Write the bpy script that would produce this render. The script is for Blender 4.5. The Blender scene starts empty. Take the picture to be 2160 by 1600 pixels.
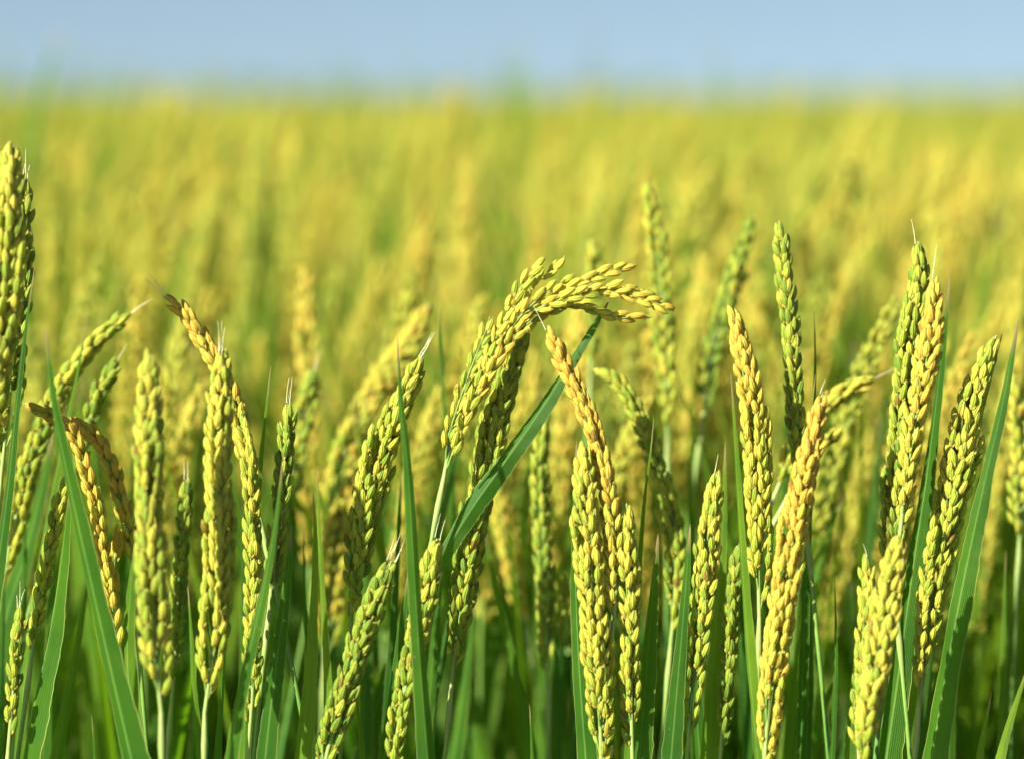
import bpy, math
import numpy as np
from mathutils import Vector, Matrix

# ------------------------------------------------------------------ camera, sky, sun, exposure
scene = bpy.context.scene
H = 1.06                                   # eye height, just over the ears
TILT = math.atan(600 / 6000.0)
cam_data = bpy.data.cameras.new("camera")
cam = bpy.data.objects.new("camera", cam_data)
scene.collection.objects.link(cam)
cam.location = (0, 0, H)
cam.rotation_euler = (math.pi / 2 - TILT, 0, 0)
cam_data.lens = 100
cam_data.sensor_width = 36
cam_data.sensor_fit = 'HORIZONTAL'
cam_data.clip_start = 0.02
cam_data.clip_end = 6000
cam_data.dof.use_dof = True
cam_data.dof.focus_distance = 0.995
cam_data.dof.aperture_fstop = 4.7
scene.camera = cam

SUN = Vector((-0.76, -0.66, 0.62)).normalized()
world = bpy.data.worlds.new("World")
scene.world = world
world.use_nodes = True
wn = world.node_tree
bgn = wn.nodes["Background"]
sky = wn.nodes.new("ShaderNodeTexSky")
sky.sky_type = 'NISHITA'
sky.sun_disc = False
sky.sun_elevation = math.asin(SUN.z)
sky.sun_rotation = math.atan2(SUN.x, SUN.y)
sky.air_density = 1.0
sky.dust_density = 0.6
sky.ozone_density = 2.0
# the air here is clear down to the horizon: read the sky a little higher up its dome
wtc = wn.nodes.new("ShaderNodeTexCoord")
wva = wn.nodes.new("ShaderNodeVectorMath")
wva.operation = 'MULTIPLY_ADD'
wva.inputs[1].default_value = (1, 1, 1.3)
wva.inputs[2].default_value = (0, 0, 0.22)
wvn = wn.nodes.new("ShaderNodeVectorMath")
wvn.operation = 'NORMALIZE'
wn.links.new(wtc.outputs["Generated"], wva.inputs[0])
wn.links.new(wva.outputs[0], wvn.inputs[0])
wn.links.new(wvn.outputs[0], sky.inputs[0])
wmx = wn.nodes.new("ShaderNodeMix")            # thin milky air takes some blue out of the sky
wmx.data_type = 'RGBA'
wmx.blend_type = 'MULTIPLY'
wmx.inputs[0].default_value = 1.0
wmx.inputs[7].default_value = (1.06, 0.94, 0.76, 1)
wn.links.new(sky.outputs[0], wmx.inputs[6])
wn.links.new(wmx.outputs[2], bgn.inputs[0])
bgn.inputs[1].default_value = 0.073
sl = bpy.data.lights.new("sun", 'SUN')
sl.energy = 4.7
sl.angle = math.radians(0.53)
sl.color = (1.0, 0.96, 0.84)
so = bpy.data.objects.new("sun", sl)
scene.collection.objects.link(so)
so.rotation_euler = SUN.to_track_quat('Z', 'Y').to_euler()
vs = scene.view_settings
vs.view_transform = 'Standard'
vs.look = 'None'
vs.exposure = 1.38
vs.gamma = 1.0
vs.use_curve_mapping = False
scene.cycles.max_bounces = 8
scene.cycles.transmission_bounces = 4
scene.cycles.transparent_max_bounces = 8

R = np.random.RandomState(11)
COL = scene.collection


# ------------------------------------------------------------------ materials
def ramp(nt, fac, stops):
    r = nt.nodes.new("ShaderNodeValToRGB")
    el = r.color_ramp.elements
    while len(el) < len(stops):
        el.new(0.5)
    for e, (p, c) in zip(el, stops):
        e.position = p
        e.color = (*c, 1)
    nt.links.new(fac, r.inputs[0])
    return r.outputs[0]


def math_node(nt, op, a, b=None, c=None):
    m = nt.nodes.new("ShaderNodeMath")
    m.operation = op
    for i, v in enumerate((a, b, c)):
        if v is None:
            continue
        if isinstance(v, (int, float)):
            m.inputs[i].default_value = v
        else:
            nt.links.new(v, m.inputs[i])
    return m.outputs[0]


def mix_col(nt, fac, a, b, mode='MIX'):
    m = nt.nodes.new("ShaderNodeMix")
    m.data_type = 'RGBA'
    m.blend_type = mode
    for i, v in ((0, fac), (6, a), (7, b)):
        if isinstance(v, (int, float)):
            m.inputs[i].default_value = v
        elif isinstance(v, tuple):
            m.inputs[i].default_value = (*v, 1)
        else:
            nt.links.new(v, m.inputs[i])
    return m.outputs[2]


def attr(nt, name):
    a = nt.nodes.new("ShaderNodeAttribute")
    a.attribute_name = name
    s = nt.nodes.new("ShaderNodeSeparateColor")
    nt.links.new(a.outputs["Color"], s.inputs[0])
    return s.outputs


def new_mat(name):
    m = bpy.data.materials.new(name)
    m.use_nodes = True
    nt = m.node_tree
    return m, nt, nt.nodes["Principled BSDF"], nt.nodes["Material Output"]


def add_translucent(nt, bsdf, out, col, fac):
    t = nt.nodes.new("ShaderNodeBsdfTranslucent")
    if isinstance(col, tuple):
        t.inputs[0].default_value = (*col, 1)
    else:
        nt.links.new(col, t.inputs[0])
    mx = nt.nodes.new("ShaderNodeMixShader")
    mx.inputs[0].default_value = fac
    nt.links.new(bsdf.outputs[0], mx.inputs[1])
    nt.links.new(t.outputs[0], mx.inputs[2])
    nt.links.new(mx.outputs[0], out.inputs[0])


def grain_material():
    m, nt, b, out = new_mat("rice_husk")
    tint, form = attr(nt, "tint"), attr(nt, "form")
    oi = nt.nodes.new("ShaderNodeObjectInfo")
    # the crop ripens in patches and plant by plant
    pn = nt.nodes.new("ShaderNodeTexNoise")
    pn.inputs["Scale"].default_value = 1.7
    nt.links.new(oi.outputs["Location"], pn.inputs["Vector"])
    crop = math_node(nt, 'ADD', math_node(nt, 'MULTIPLY', math_node(nt, 'SUBTRACT', pn.outputs[0], 0.5), 0.5),
                     math_node(nt, 'MULTIPLY', math_node(nt, 'SUBTRACT', oi.outputs["Random"], 0.6), 0.34))
    far = math_node(nt, 'GREATER_THAN', math_node(nt, 'ABSOLUTE', tint[2]), 1.5)
    # ripeness (g) shifts each husk from green over straw to gold, random (r) scatters it
    rip = math_node(nt, 'ADD', math_node(nt, 'ADD', tint[1], math_node(nt, 'MULTIPLY', crop, far)), math_node(nt, 'MULTIPLY', math_node(nt, 'SUBTRACT', tint[0], 0.5), 0.42))
    col = ramp(nt, rip, [(0.0, (0.21, 0.34, 0.045)), (0.3, (0.44, 0.53, 0.065)), (0.62, (0.75, 0.67, 0.10)), (1.0, (0.84, 0.53, 0.09))])
    col = mix_col(nt, math_node(nt, 'MULTIPLY', far, 0.28), col, (0.86, 0.76, 0.17))   # brightness put into the colour: farther husks lightened to look more sunlit
    # husk seam stays greener, the apex goes straw
    t = form[0]
    ends = ramp(nt, t, [(0.0, (0.45, 0.45, 0.45)), (0.14, (0, 0, 0)), (0.78, (0, 0, 0)), (1.0, (0.75, 0.75, 0.75))])
    col = mix_col(nt, ends, col, (0.70, 0.56, 0.20))
    tc = nt.nodes.new("ShaderNodeTexCoord")
    n = nt.nodes.new("ShaderNodeTexNoise")
    n.inputs["Scale"].default_value = 900
    n.inputs["Detail"].default_value = 3
    nt.links.new(tc.outputs["Object"], n.inputs["Vector"])
    fleck = ramp(nt, n.outputs[0], [(0.35, (0.72, 0.78, 0.62)), (0.62, (1.08, 1.04, 1.05))])
    col = mix_col(nt, 0.75, col, fleck, 'MULTIPLY')
    # blemished husks: rust blotches
    n2 = nt.nodes.new("ShaderNodeTexNoise")
    n2.inputs["Scale"].default_value = 330
    nt.links.new(tc.outputs["Object"], n2.inputs["Vector"])
    bl = math_node(nt, 'MULTIPLY', math_node(nt, 'MULTIPLY', tint[2], math_node(nt, 'SUBTRACT', 1.0, far)), ramp(nt, n2.outputs[0], [(0.47, (0, 0, 0)), (0.60, (1, 1, 1))]))
    col = mix_col(nt, math_node(nt, 'MULTIPLY', bl, 0.85), col, (0.30, 0.125, 0.04))
    nerve = math_node(nt, 'MULTIPLY_ADD', math_node(nt, 'SINE', math_node(nt, 'MULTIPLY', form[1], 2 * math.pi * 8)), -0.5, 0.5)
    col = mix_col(nt, math_node(nt, 'MULTIPLY', math_node(nt, 'POWER', nerve, 4.0), 0.55), col, mix_col(nt, 1.0, col, (0.50, 0.68, 0.35), 'MULTIPLY'))
    nt.links.new(col, b.inputs["Base Color"])
    b.inputs["Roughness"].default_value = 0.65
    b.inputs["Specular IOR Level"].default_value = 0.2
    # five nerves down each husk and a fine granular skin
    w = math_node(nt, 'SINE', math_node(nt, 'MULTIPLY', form[1], 2 * math.pi * 8))
    n3 = nt.nodes.new("ShaderNodeTexNoise")
    n3.inputs["Scale"].default_value = 4500
    nt.links.new(tc.outputs["Object"], n3.inputs["Vector"])
    hh = math_node(nt, 'ADD', w, math_node(nt, 'MULTIPLY', n3.outputs[0], 1.2))
    bp = nt.nodes.new("ShaderNodeBump")
    bp.inputs["Strength"].default_value = 0.55
    bp.inputs["Distance"].default_value = 0.00020
    nt.links.new(hh, bp.inputs["Height"])
    nt.links.new(bp.outputs[0], b.inputs["Normal"])
    tr = mix_col(nt, 0.5, col, (0.76, 0.74, 0.05))
    add_translucent(nt, b, out, tr, 0.38)
    return m


def leaf_material():
    m, nt, b, out = new_mat("rice_leaf")
    tint, form = attr(nt, "tint"), attr(nt, "form")
    hue = tint[1]
    col = ramp(nt, hue, [(0.0, (0.013, 0.070, 0.007)), (0.5, (0.045, 0.140, 0.008)), (1.0, (0.17, 0.29, 0.02))])
    tc = nt.nodes.new("ShaderNodeTexCoord")
    # parallel veins from the across-blade coordinate
    v = math_node(nt, 'SINE', math_node(nt, 'MULTIPLY', form[0], 2 * math.pi * 15))
    cx = nt.nodes.new("ShaderNodeCombineXYZ")
    nt.links.new(math_node(nt, 'MULTIPLY', form[0], 26.0), cx.inputs[0])
    nt.links.new(math_node(nt, 'MULTIPLY', form[1], 7.0), cx.inputs[1])
    nt.links.new(math_node(nt, 'MULTIPLY', tint[0], 50.0), cx.inputs[2])
    sn = nt.nodes.new("ShaderNodeTexNoise")
    sn.inputs["Scale"].default_value = 1.0
    sn.inputs["Detail"].default_value = 3
    nt.links.new(cx.outputs[0], sn.inputs["Vector"])
    streak = ramp(nt, sn.outputs[0], [(0.36, (0, 0, 0)), (0.64, (1, 1, 1))])
    v01 = math_node(nt, 'MULTIPLY', math_node(nt, 'MULTIPLY_ADD', v, 0.35, 0.65), streak)
    col = mix_col(nt, math_node(nt, 'MULTIPLY', v01, 0.42), col, (0.085, 0.20, 0.025))
    mid = math_node(nt, 'ABSOLUTE', math_node(nt, 'SUBTRACT', form[0], 0.5))
    mf = ramp(nt, mid, [(0.0, (0.9, 0.9, 0.9)), (0.028, (0.6, 0.6, 0.6)), (0.05, (0, 0, 0))])
    col = mix_col(nt, mf, col, (0.17, 0.32, 0.07))
    ef = ramp(nt, mid, [(0.465, (0, 0, 0)), (0.49, (0.8, 0.8, 0.8))])
    col = mix_col(nt, ef, col, (0.42, 0.52, 0.14))
    n = nt.nodes.new("ShaderNodeTexNoise")
    n.inputs["Scale"].default_value = 45
    n.inputs["Detail"].default_value = 4
    nt.links.new(tc.outputs["Object"], n.inputs["Vector"])
    col = mix_col(nt, 0.85, col, ramp(nt, n.outputs[0], [(0.3, (0.65, 0.75, 0.8)), (0.7, (1.4, 1.18, 1.0))]), 'MULTIPLY')
    # dried tip
    tip = ramp(nt, form[1], [(0.955, (0, 0, 0)), (0.99, (1, 1, 1))])
    col = mix_col(nt, tip, col, (0.40, 0.31, 0.13))
    # little rust specks
    n2 = nt.nodes.new("ShaderNodeTexNoise")
    n2.inputs["Scale"].default_value = 420
    nt.links.new(tc.outputs["Object"], n2.inputs["Vector"])
    col = mix_col(nt, ramp(nt, n2.outputs[0], [(0.735, (0, 0, 0)), (0.76, (0.8, 0.8, 0.8))]), col, (0.25, 0.16, 0.05))
    nt.links.new(col, b.inputs["Base Color"])
    b.inputs["Roughness"].default_value = 0.45
    b.inputs["Specular IOR Level"].default_value = 0.2
    bp = nt.nodes.new("ShaderNodeBump")
    bp.inputs["Strength"].default_value = 0.5
    bp.inputs["Distance"].default_value = 0.00015
    nt.links.new(v, bp.inputs["Height"])
    nt.links.new(bp.outputs[0], b.inputs["Normal"])
    tr = ramp(nt, hue, [(0.0, (0.09, 0.32, 0.008)), (0.5, (0.27, 0.54, 0.010)), (1.0, (0.52, 0.70, 0.025))])
    tr = mix_col(nt, math_node(nt, 'MULTIPLY', v01, 0.35), tr, (0.04, 0.16, 0.01))
    tr = mix_col(nt, tip, tr, (0.4, 0.2, 0.05))
    add_translucent(nt, b, out, tr, 0.46)
    return m


def stem_material():
    m, nt, b, out = new_mat("rice_stem")
    tint = attr(nt, "tint")
    col = ramp(nt, tint[1], [(0.0, (0.03, 0.16, 0.02)), (0.6, (0.20, 0.34, 0.06)), (1.0, (0.48, 0.52, 0.20))])
    tc = nt.nodes.new("ShaderNodeTexCoord")
    mp = nt.nodes.new("ShaderNodeMapping")
    mp.inputs["Scale"].default_value = (2500, 2500, 40)
    nt.links.new(tc.outputs["Object"], mp.inputs["Vector"])
    n = nt.nodes.new("ShaderNodeTexNoise")
    n.inputs["Scale"].default_value = 1.0
    nt.links.new(mp.outputs[0], n.inputs["Vector"])
    col = mix_col(nt, 0.6, col, ramp(nt, n.outputs[0], [(0.3, (0.7, 0.75, 0.6)), (0.7, (1.2, 1.15, 1.1))]), 'MULTIPLY')
    nt.links.new(col, b.inputs["Base Color"])
    b.inputs["Roughness"].default_value = 0.45
    add_translucent(nt, b, out, col, 0.15)
    return m


def awn_material():
    m, nt, b, out = new_mat("awn_bristle")
    n = nt.nodes.new("ShaderNodeTexNoise")
    n.inputs["Scale"].default_value = 300
    c = ramp(nt, n.outputs[0], [(0.3, (0.62, 0.58, 0.30)), (0.7, (0.74, 0.70, 0.45))])
    nt.links.new(c, b.inputs["Base Color"])
    b.inputs["Roughness"].default_value = 0.5
    return m


M_GRAIN, M_LEAF, M_STEM, M_AWN = grain_material(), leaf_material(), stem_material(), awn_material()


# ------------------------------------------------------------------ mesh building (numpy)
class MB:
    def __init__(self):
        self.v, self.f, self.tint, self.form, self.mi, self.n = [], [], [], [], [], 0

    def add(self, v, f, tint, form, mat=0):
        self.v.append(v)
        self.f.append(f + self.n)
        self.tint.append(tint)
        self.form.append(form)
        self.mi.append(np.full(len(f), mat, np.int32))
        self.n += len(v)

    def mesh(self, name, mats):
        v = np.concatenate(self.v).astype(np.float32)
        f = np.concatenate(self.f).astype(np.int32)
        me = bpy.data.meshes.new(name)
        me.vertices.add(len(v))
        me.vertices.foreach_set("co", v.ravel())
        me.loops.add(f.size)
        me.loops.foreach_set("vertex_index", f.ravel())
        me.polygons.add(len(f))
        me.polygons.foreach_set("loop_start", np.arange(0, f.size, 4, dtype=np.int32))
        me.polygons.foreach_set("loop_total", np.full(len(f), 4, np.int32))
        me.polygons.foreach_set("material_index", np.concatenate(self.mi))
        me.polygons.foreach_set("use_smooth", np.ones(len(f), bool))
        for key, arr in (("tint", self.tint), ("form", self.form)):
            a = me.attributes.new(key, 'FLOAT_COLOR', 'POINT')
            c = np.ones((len(v), 4), np.float32)
            c[:, :3] = np.concatenate(arr)
            a.data.foreach_set("color", c.ravel())
        for m in mats:
            me.materials.append(m)
        me.update(calc_edges=True)
        return me

    def build(self, name, mats, parent=None):
        o = bpy.data.objects.new(name, self.mesh(name, mats))
        COL.objects.link(o)
        if parent is not None:
            o.parent = parent
        return o


def unit(a):
    return a / np.maximum(np.linalg.norm(a, axis=-1, keepdims=True), 1e-12)


def spline(pts, n):
    """Catmull-Rom through pts, resampled to n points evenly by arc length."""
    p = np.asarray(pts, float)
    if len(p) == 2:
        p = np.array([p[0], p.mean(0), p[1]])
    e = np.vstack([2 * p[0] - p[1], p, 2 * p[-1] - p[-2]])
    out = []
    for i in range(1, len(e) - 2):
        t = np.linspace(0, 1, 14, endpoint=(i == len(e) - 3))[:, None]
        a, b, c, d = e[i - 1], e[i], e[i + 1], e[i + 2]
        out.append(0.5 * ((2 * b) + (c - a) * t + (2 * a - 5 * b + 4 * c - d) * t ** 2 + (3 * b - a - 3 * c + d) * t ** 3))
    q = np.vstack(out)
    s = np.r_[0, np.cumsum(np.linalg.norm(np.diff(q, axis=0), axis=1))]
    u = np.linspace(0, s[-1], n)
    return np.stack([np.interp(u, s, q[:, k]) for k in range(3)], 1), s[-1]


def frames(c):
    T = unit(np.gradient(c, axis=0))
    ref = np.array([0.0, 1.0, 0.0])
    N = unit(np.cross(T, ref) + 1e-9)
    return T, N, np.cross(N, T)          # N across the picture, third roughly towards / away


def grid_faces(rows, cols, wrap):
    c = cols if wrap else cols - 1
    i, j = np.meshgrid(np.arange(rows - 1), np.arange(c), indexing='ij')
    i, j = i.ravel(), j.ravel()
    k = (j + 1) % cols
    return np.stack([i * cols + j, i * cols + k, (i + 1) * cols + k, (i + 1) * cols + j], 1)


def tube(mb, c, r, seg=7, tint=(0.5, 0.5, 0), mat=0):
    T, N, B = frames(c)
    a = np.arange(seg) / seg * 2 * math.pi
    r = np.broadcast_to(np.asarray(r, float), (len(c),))
    v = c[:, None] + r[:, None, None] * (np.cos(a)[None, :, None] * N[:, None] + np.sin(a)[None, :, None] * B[:, None])
    n = len(c) * seg
    tt = np.asarray(tint, float)
    tt = np.repeat(tt, seg, 0) if tt.ndim == 2 else np.tile(tt, (n, 1))
    mb.add(v.reshape(-1, 3), grid_faces(len(c), seg, True), tt, np.zeros((n, 3)), mat)


def grain_proto(rings, seg, seed):
    rr = np.random.RandomState(seed)
    t = np.linspace(0, 1, rings)
    bend = 0.05 * rr.uniform(-1, 1)
    prof = np.sin(math.pi * np.clip(t, 0, 1) ** (0.88 + 0.14 * rr.rand())) ** 0.74
    prof = prof * (1 - 0.10 * t) + 0.03
    prof[0], prof[-1] = 0.10, 0.015
    if rings > 8:
        prof[-2] *= 0.80
    a = np.arange(seg) / seg * 2 * math.pi
    groove = 1 - 0.13 * np.exp(-((np.abs(np.cos(a)) - 1) / 0.05) ** 2) * (seg > 8)
    keel = 1 + 0.05 * np.exp(-((np.abs(np.sin(a)) - 1) / 0.08) ** 2)
    rad = groove * keel
    x = prof[:, None] * rad[None] * np.cos(a)[None] * 0.5
    y = prof[:, None] * rad[None] * np.sin(a)[None] * 0.5
    x = x + bend * np.sin(math.pi * t)[:, None] * 2
    # the apex hooks slightly to one side, as a husk does
    x = x + 0.16 * (np.clip(t - 0.8, 0, 1)[:, None] * 5) ** 2 * rr.choice([-1, 1]) * 0.5
    z = np.repeat(t[:, None], seg, 1)
    v = np.stack([x, y, z], -1).reshape(-1, 3)
    form = np.stack([z, np.repeat((a / (2 * math.pi))[None], rings, 0), np.zeros_like(z)], -1).reshape(-1, 3)
    return v, grid_faces(rings, seg, True), form


FINE = [grain_proto(12, 14, s) for s in range(6)]
MID = [grain_proto(7, 8, s) for s in range(4)]
LOW = [grain_proto(5, 6, s) for s in range(3)]


def add_grain(mb, protos, rng, base, d, wide, ripe, blem, size=1.0, mat=0):
    v, f, form = protos[rng.randint(len(protos))]
    fill = 1.0 if rng.rand() > 0.07 else 0.62        # a few unfilled, flat husks
    L = 0.0064 * size * rng.uniform(0.9, 1.08)
    W = 0.00255 * size * rng.uniform(0.9, 1.1) * (0.5 + 0.5 * fill)
    K = 0.0022 * size * rng.uniform(0.9, 1.1) * fill
    d = unit(d)
    w = unit(wide - d * np.dot(wide, d))
    k = np.cross(d, w)
    p = base + v[:, 2:3] * L * d + v[:, 0:1] * W * w + v[:, 1:2] * K * k
    t = np.tile([rng.rand(), ripe, blem], (len(v), 1))
    mb.add(p, f, t, form, mat)
    if len(v) > 100:                                  # two little glumes at the foot of the husk
        for s in (-1, 1):
            g = FINE[0]
            q = base - d * 0.0004 + g[0][:, 2:3] * 0.0022 * unit(d + s * w * 0.35) + g[0][:, 0:1] * 0.0010 * w + g[0][:, 1:2] * 0.0007 * k + s * w * W * 0.12
            mb.add(q[::1], g[1], np.tile([0.9, 0.55, 0], (len(q), 1)), g[2], mat)


def branch_grains(mb, c, rng, protos, ripe, outward, size=1.0, spacing=0.0028, start=0.12, dens=1.0, mat=0, blem=0.05, blv=1.0):
    L = np.linalg.norm(np.diff(c, axis=0), axis=1).sum()
    T, N, B = frames(c)
    end = max(0.5, 1 - 0.0055 * size / L)            # the last husk fills the rest of the branch
    n = max(2, int(L * (end - start) / spacing))
    side = rng.choice([-1, 1])
    tips = []
    for i in range(n + 1):
        s = start + (end - start) * i / n
        k = min(len(c) - 1, int(round(s * (len(c) - 1))))
        if i < n and rng.rand() > dens:
            continue
        side = -side
        t = T[k]
        O = outward[k] if outward is not None else unit(N[k] * rng.uniform(-1, 1) + B[k] * rng.uniform(-1, 1))
        S = np.cross(t, O)
        ang = math.radians(rng.uniform(7, 21)) if i < n else math.radians(rng.uniform(0, 6))
        lat = unit(side * S * rng.uniform(0.6, 1.0) + O * rng.uniform(0.1, 0.7))
        d = t * math.cos(ang) + lat * math.sin(ang)
        base = c[k] + lat * 0.0007 * size
        wide = unit(S * side * rng.uniform(0.3, 1) - O * rng.uniform(-0.2, 0.8) + rng.normal(0, .2, 3))
        r = np.clip(ripe + rng.normal(0, 0.07), -0.1, 1.15)
        bl = blv if rng.rand() < blem else (0.35 if rng.rand() < 0.06 else 0.0)
        add_grain(mb, protos, rng, base, d, wide, r, bl, size, mat)
        tips.append((base + unit(d) * 0.0073 * size, unit(d)))
    return tips


def leaf(mb, c, width, rng, yaw=0.0, twist=0.0, hue=0.4, fold=0.25, cols=9, wave=0.0, mat=0, start_w=0.8, clip_tip=None):
    """a grass blade along c: parallel veins, V fold on the midrib, drawn-out tip."""
    n = len(c)
    s = np.linspace(0, 1, n)
    T, N, B = frames(c)
    w = width * np.minimum(1.0, start_w + (1 - start_w) * s / 0.25) * np.clip((1 - s) / 0.5, 0, 1) ** 0.68
    w = w * (1 + (0.03 * rng.normal(0, 1, n) if n > 40 else 0))
    w = np.maximum(w * (1 + wave * 0.12 * np.sin(s * 23 + rng.rand() * 6)), 0.00015)
    a = yaw + twist * s + wave * 0.18 * np.sin(s * 9 + rng.rand() * 6)
    A = np.cos(a)[:, None] * N + np.sin(a)[:, None] * B
    F = -np.sin(a)[:, None] * N + np.cos(a)[:, None] * B
    u = np.linspace(-0.5, 0.5, cols)
    prof = np.abs(u) * 2 * fold * 0.5
    ripple = wave * 0.05 * np.sin(s[:, None] * 60 + u[None] * 3) * (np.abs(u)[None] * 2) ** 2
    v = c[:, None] + w[:, None, None] * (u[None, :, None] * A[:, None] + (prof[None] + ripple)[..., None] * F[:, None])
    form = np.stack([np.repeat((u + 0.5)[None], n, 0), np.repeat(s[:, None], cols, 1), np.zeros((n, cols))], -1).reshape(-1, 3)
    tt = np.tile([rng.rand(), hue, 0], (n * cols, 1))
    mb.add(v.reshape(-1, 3), grid_faces(n, cols, False), tt, form, mat)


# ------------------------------------------------------------------ placing by sight line
CT, ST = math.cos(TILT), math.sin(TILT)


def at(px, py, d):
    """the point in the field seen at photo pixel (px, py), d metres along the view."""
    x = (px - 1080) / 6000 * d
    y = -(py - 800) / 6000 * d
    return np.array([x, d * CT + y * ST, H - d * ST + y * CT])


def line(pts, d):
    return np.array([at(p[0], p[1], (d + (p[2] if len(p) > 2 else 0))) for p in pts])


def to_ground(p0, direction, z_end=0.0):
    """continues a stem from p0 downwards, straightening to vertical, foot on the ground."""
    d = unit(np.array(direction, float))
    out, p = [], p0.copy()
    k = 0
    while p[2] > z_end + 0.12:
        w = min(1, k * 0.16)
        dd = unit(d * (1 - w) + np.array([0, 0, -1.0]) * w)
        p = p + dd * 0.06
        out.append(p.copy())
        k += 1
    out.append(np.array([p[0], p[1], z_end]))
    return out


def root(name, loc, label, cat, group):
    o = bpy.data.objects.new(name, None)
    o.location = loc
    o.empty_display_size = 0.02
    COL.objects.link(o)
    o["label"] = label
    o["category"] = cat
    if group:
        o["group"] = group
    return o


# ------------------------------------------------------------------ an ear of rice
def make_ear(label, pts, d, w=60, ripe=0.45, tipripe=None, seed=0, awns=0, stem=None, branches=None, fine=True, cover=1.0, blem=0.018,
             size=1.0, group=None, leaves=(), sag=None):
    rng = np.random.RandomState(seed + 100)
    w = w * 1.02
    ripe = ripe - .07 + rng.uniform(-.06, .06)
    P = line(pts, d)
    protos = FINE if fine else MID
    wm = w / 6000.0 * d / 2                           # half width in metres
    C, L = spline(P, 90)
    T, N, B = frames(C)
    down = line(stem, d) if stem else None
    if down is not None:
        path = [C[0]] + list(down)
        path += to_ground(down[-1], down[-1] - (down[-2] if len(down) > 1 else C[0]))
    else:
        dirn = -(C[8] - C[0])
        path = [C[0]] + to_ground(C[0], dirn)
    foot = path[-1]
    rt = root("rice_plant", tuple(foot), label, "rice plant", group)
    off = foot

    # stem with nodes
    sp, SL = spline(np.array(path)[::-1], 80)
    mb = MB()
    s = np.linspace(0, 1, 80)
    rad = 0.0017 - 0.00095 * s ** 1.2
    dist = (1 - s) * SL
    for nd in (0.012, 0.20, 0.42, 0.66):
        rad = rad + 0.0005 * np.exp(-((dist - nd) / 0.004) ** 2)
    pale = np.clip(0.85 - dist / 0.12, 0.12, 1)
    tube(mb, sp - off, rad, 9, np.stack([np.full(80, .5), pale, np.zeros(80)], 1))
    mb.build("stem", [M_STEM], rt)

    # rachis
    mb = MB()
    tube(mb, C - off, np.linspace(0.0008, 0.0003, 90), 7, (0.5, 0.75, 0))
    pan = mb.build("panicle", [M_STEM], rt)
    tipripe = ripe + 0.12 if tipripe is None else tipripe
    alltips = []

    def one_branch(c, outward, rp, start, dens=1.0, sz=1.0):
        b = MB()
        tube(b, c - off, np.linspace(0.0004, 0.00022, len(c)), 5, (0.5, 0.6, 0), 1)
        tips = branch_grains(b, c - off, rng, protos, rp, outward, size * sz, start=start, blem=blem, dens=dens)
        alltips.append((b, tips))
        return b

    made = []
    if branches is not None:
        for k, br in enumerate(branches):
            c, bl = spline(line(br, d), 40)
            mid = 0.5 * (c[0] + c[-1])
            Tb, Nb, Bb = frames(c)
            o = np.tile(unit(np.array([0, -1, 0.25]) * (1 if k % 3 else -0.4) + rng.normal(0, .3, 3)), (40, 1))
            rp = ripe + (tipripe - ripe) * min(1, k / max(1, len(branches) - 1))
            made.append(one_branch(c, o, rp, 0.10))
    else:
        blen = min(0.045, L * 0.42)
        cov = w / 60 * 4.9 * cover * (1.25 if w < 45 else 1)
        nb = max(4, int(round(cov * L / blen)))
        grain_half = 0.0021
        amp = max(0.0005, wm - grain_half)
        phi = rng.rand() * 6.28
        for i in range(nb):
            s0 = max(0, (i + rng.uniform(-.3, .3)) / nb) * 0.87
            bl = blen * rng.uniform(0.8, 1.15) / L
            s1 = min(0.985, s0 + bl)
            phi += 2.4 + rng.uniform(-.4, .4)
            ss = np.linspace(s0, s1, 30)
            idx = ss * 89
            c0 = np.stack([np.interp(idx, np.arange(90), C[:, q]) for q in range(3)], 1)
            o = unit(np.stack([np.interp(idx, np.arange(90), (math.cos(phi) * N + math.sin(phi) * B)[:, q]) for q in range(3)], 1))
            env = np.minimum(1, ss / 0.22 + 0.35) * np.minimum(1, (1 - ss) / 0.30 + 0.12)
            u = np.linspace(0, 1, 30)
            rise = 1 - np.exp(-u * 5)
            stray = 1.0 + (0.45 if rng.rand() < 0.22 else 0) * u ** 2
            c = c0 + o * (amp * env * rise * stray * rng.uniform(0.6, 1.1))[:, None]
            rp = ripe + (tipripe - ripe) * s1 ** 2
            made.append(one_branch(c, o, rp, 0.14))
        # the ear's own tip
        k0 = int(89 * 0.80)
        made.append(one_branch(C[k0:], None, tipripe, 0.05))
    cand = []
    for b, tips in alltips:
        for tp, dd in tips[-2:]:
            cand.append((b, tp, dd))
    # bristly awns on husks nearest the tip
    if awns:
        e = C[-1] - off
        cand.sort(key=lambda q: np.linalg.norm(q[1] - e))
        for b, tp, dd in cand[:awns]:
            ln = rng.uniform(0.005, 0.011)
            side = unit(rng.normal(0, 1, 3))
            u = np.linspace(0, 1, 8)[:, None]
            c = tp - dd * 0.0006 + dd * ln * u + side * 0.0012 * u ** 2
            tube(b, c, np.linspace(0.00014, 0.00005, 8), 5, (0.5, 0.5, 0), 2)
    for b in made:
        b.build("grain_branch", [M_GRAIN, M_STEM, M_AWN], pan)
    for lf in leaves:
        mbl = MB()
        c, l = spline(line(lf["pts"], d + lf.get("dz", 0)), 70)
        leaf(mbl, c - off, lf["w"] / 6000 * d, rng, lf.get("yaw", .3), lf.get("twist", .3), lf.get("hue", .4), lf.get("fold", .35), wave=lf.get("wave", .6))
        mbl.build("leaf", [M_LEAF], rt)
    return rt


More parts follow.
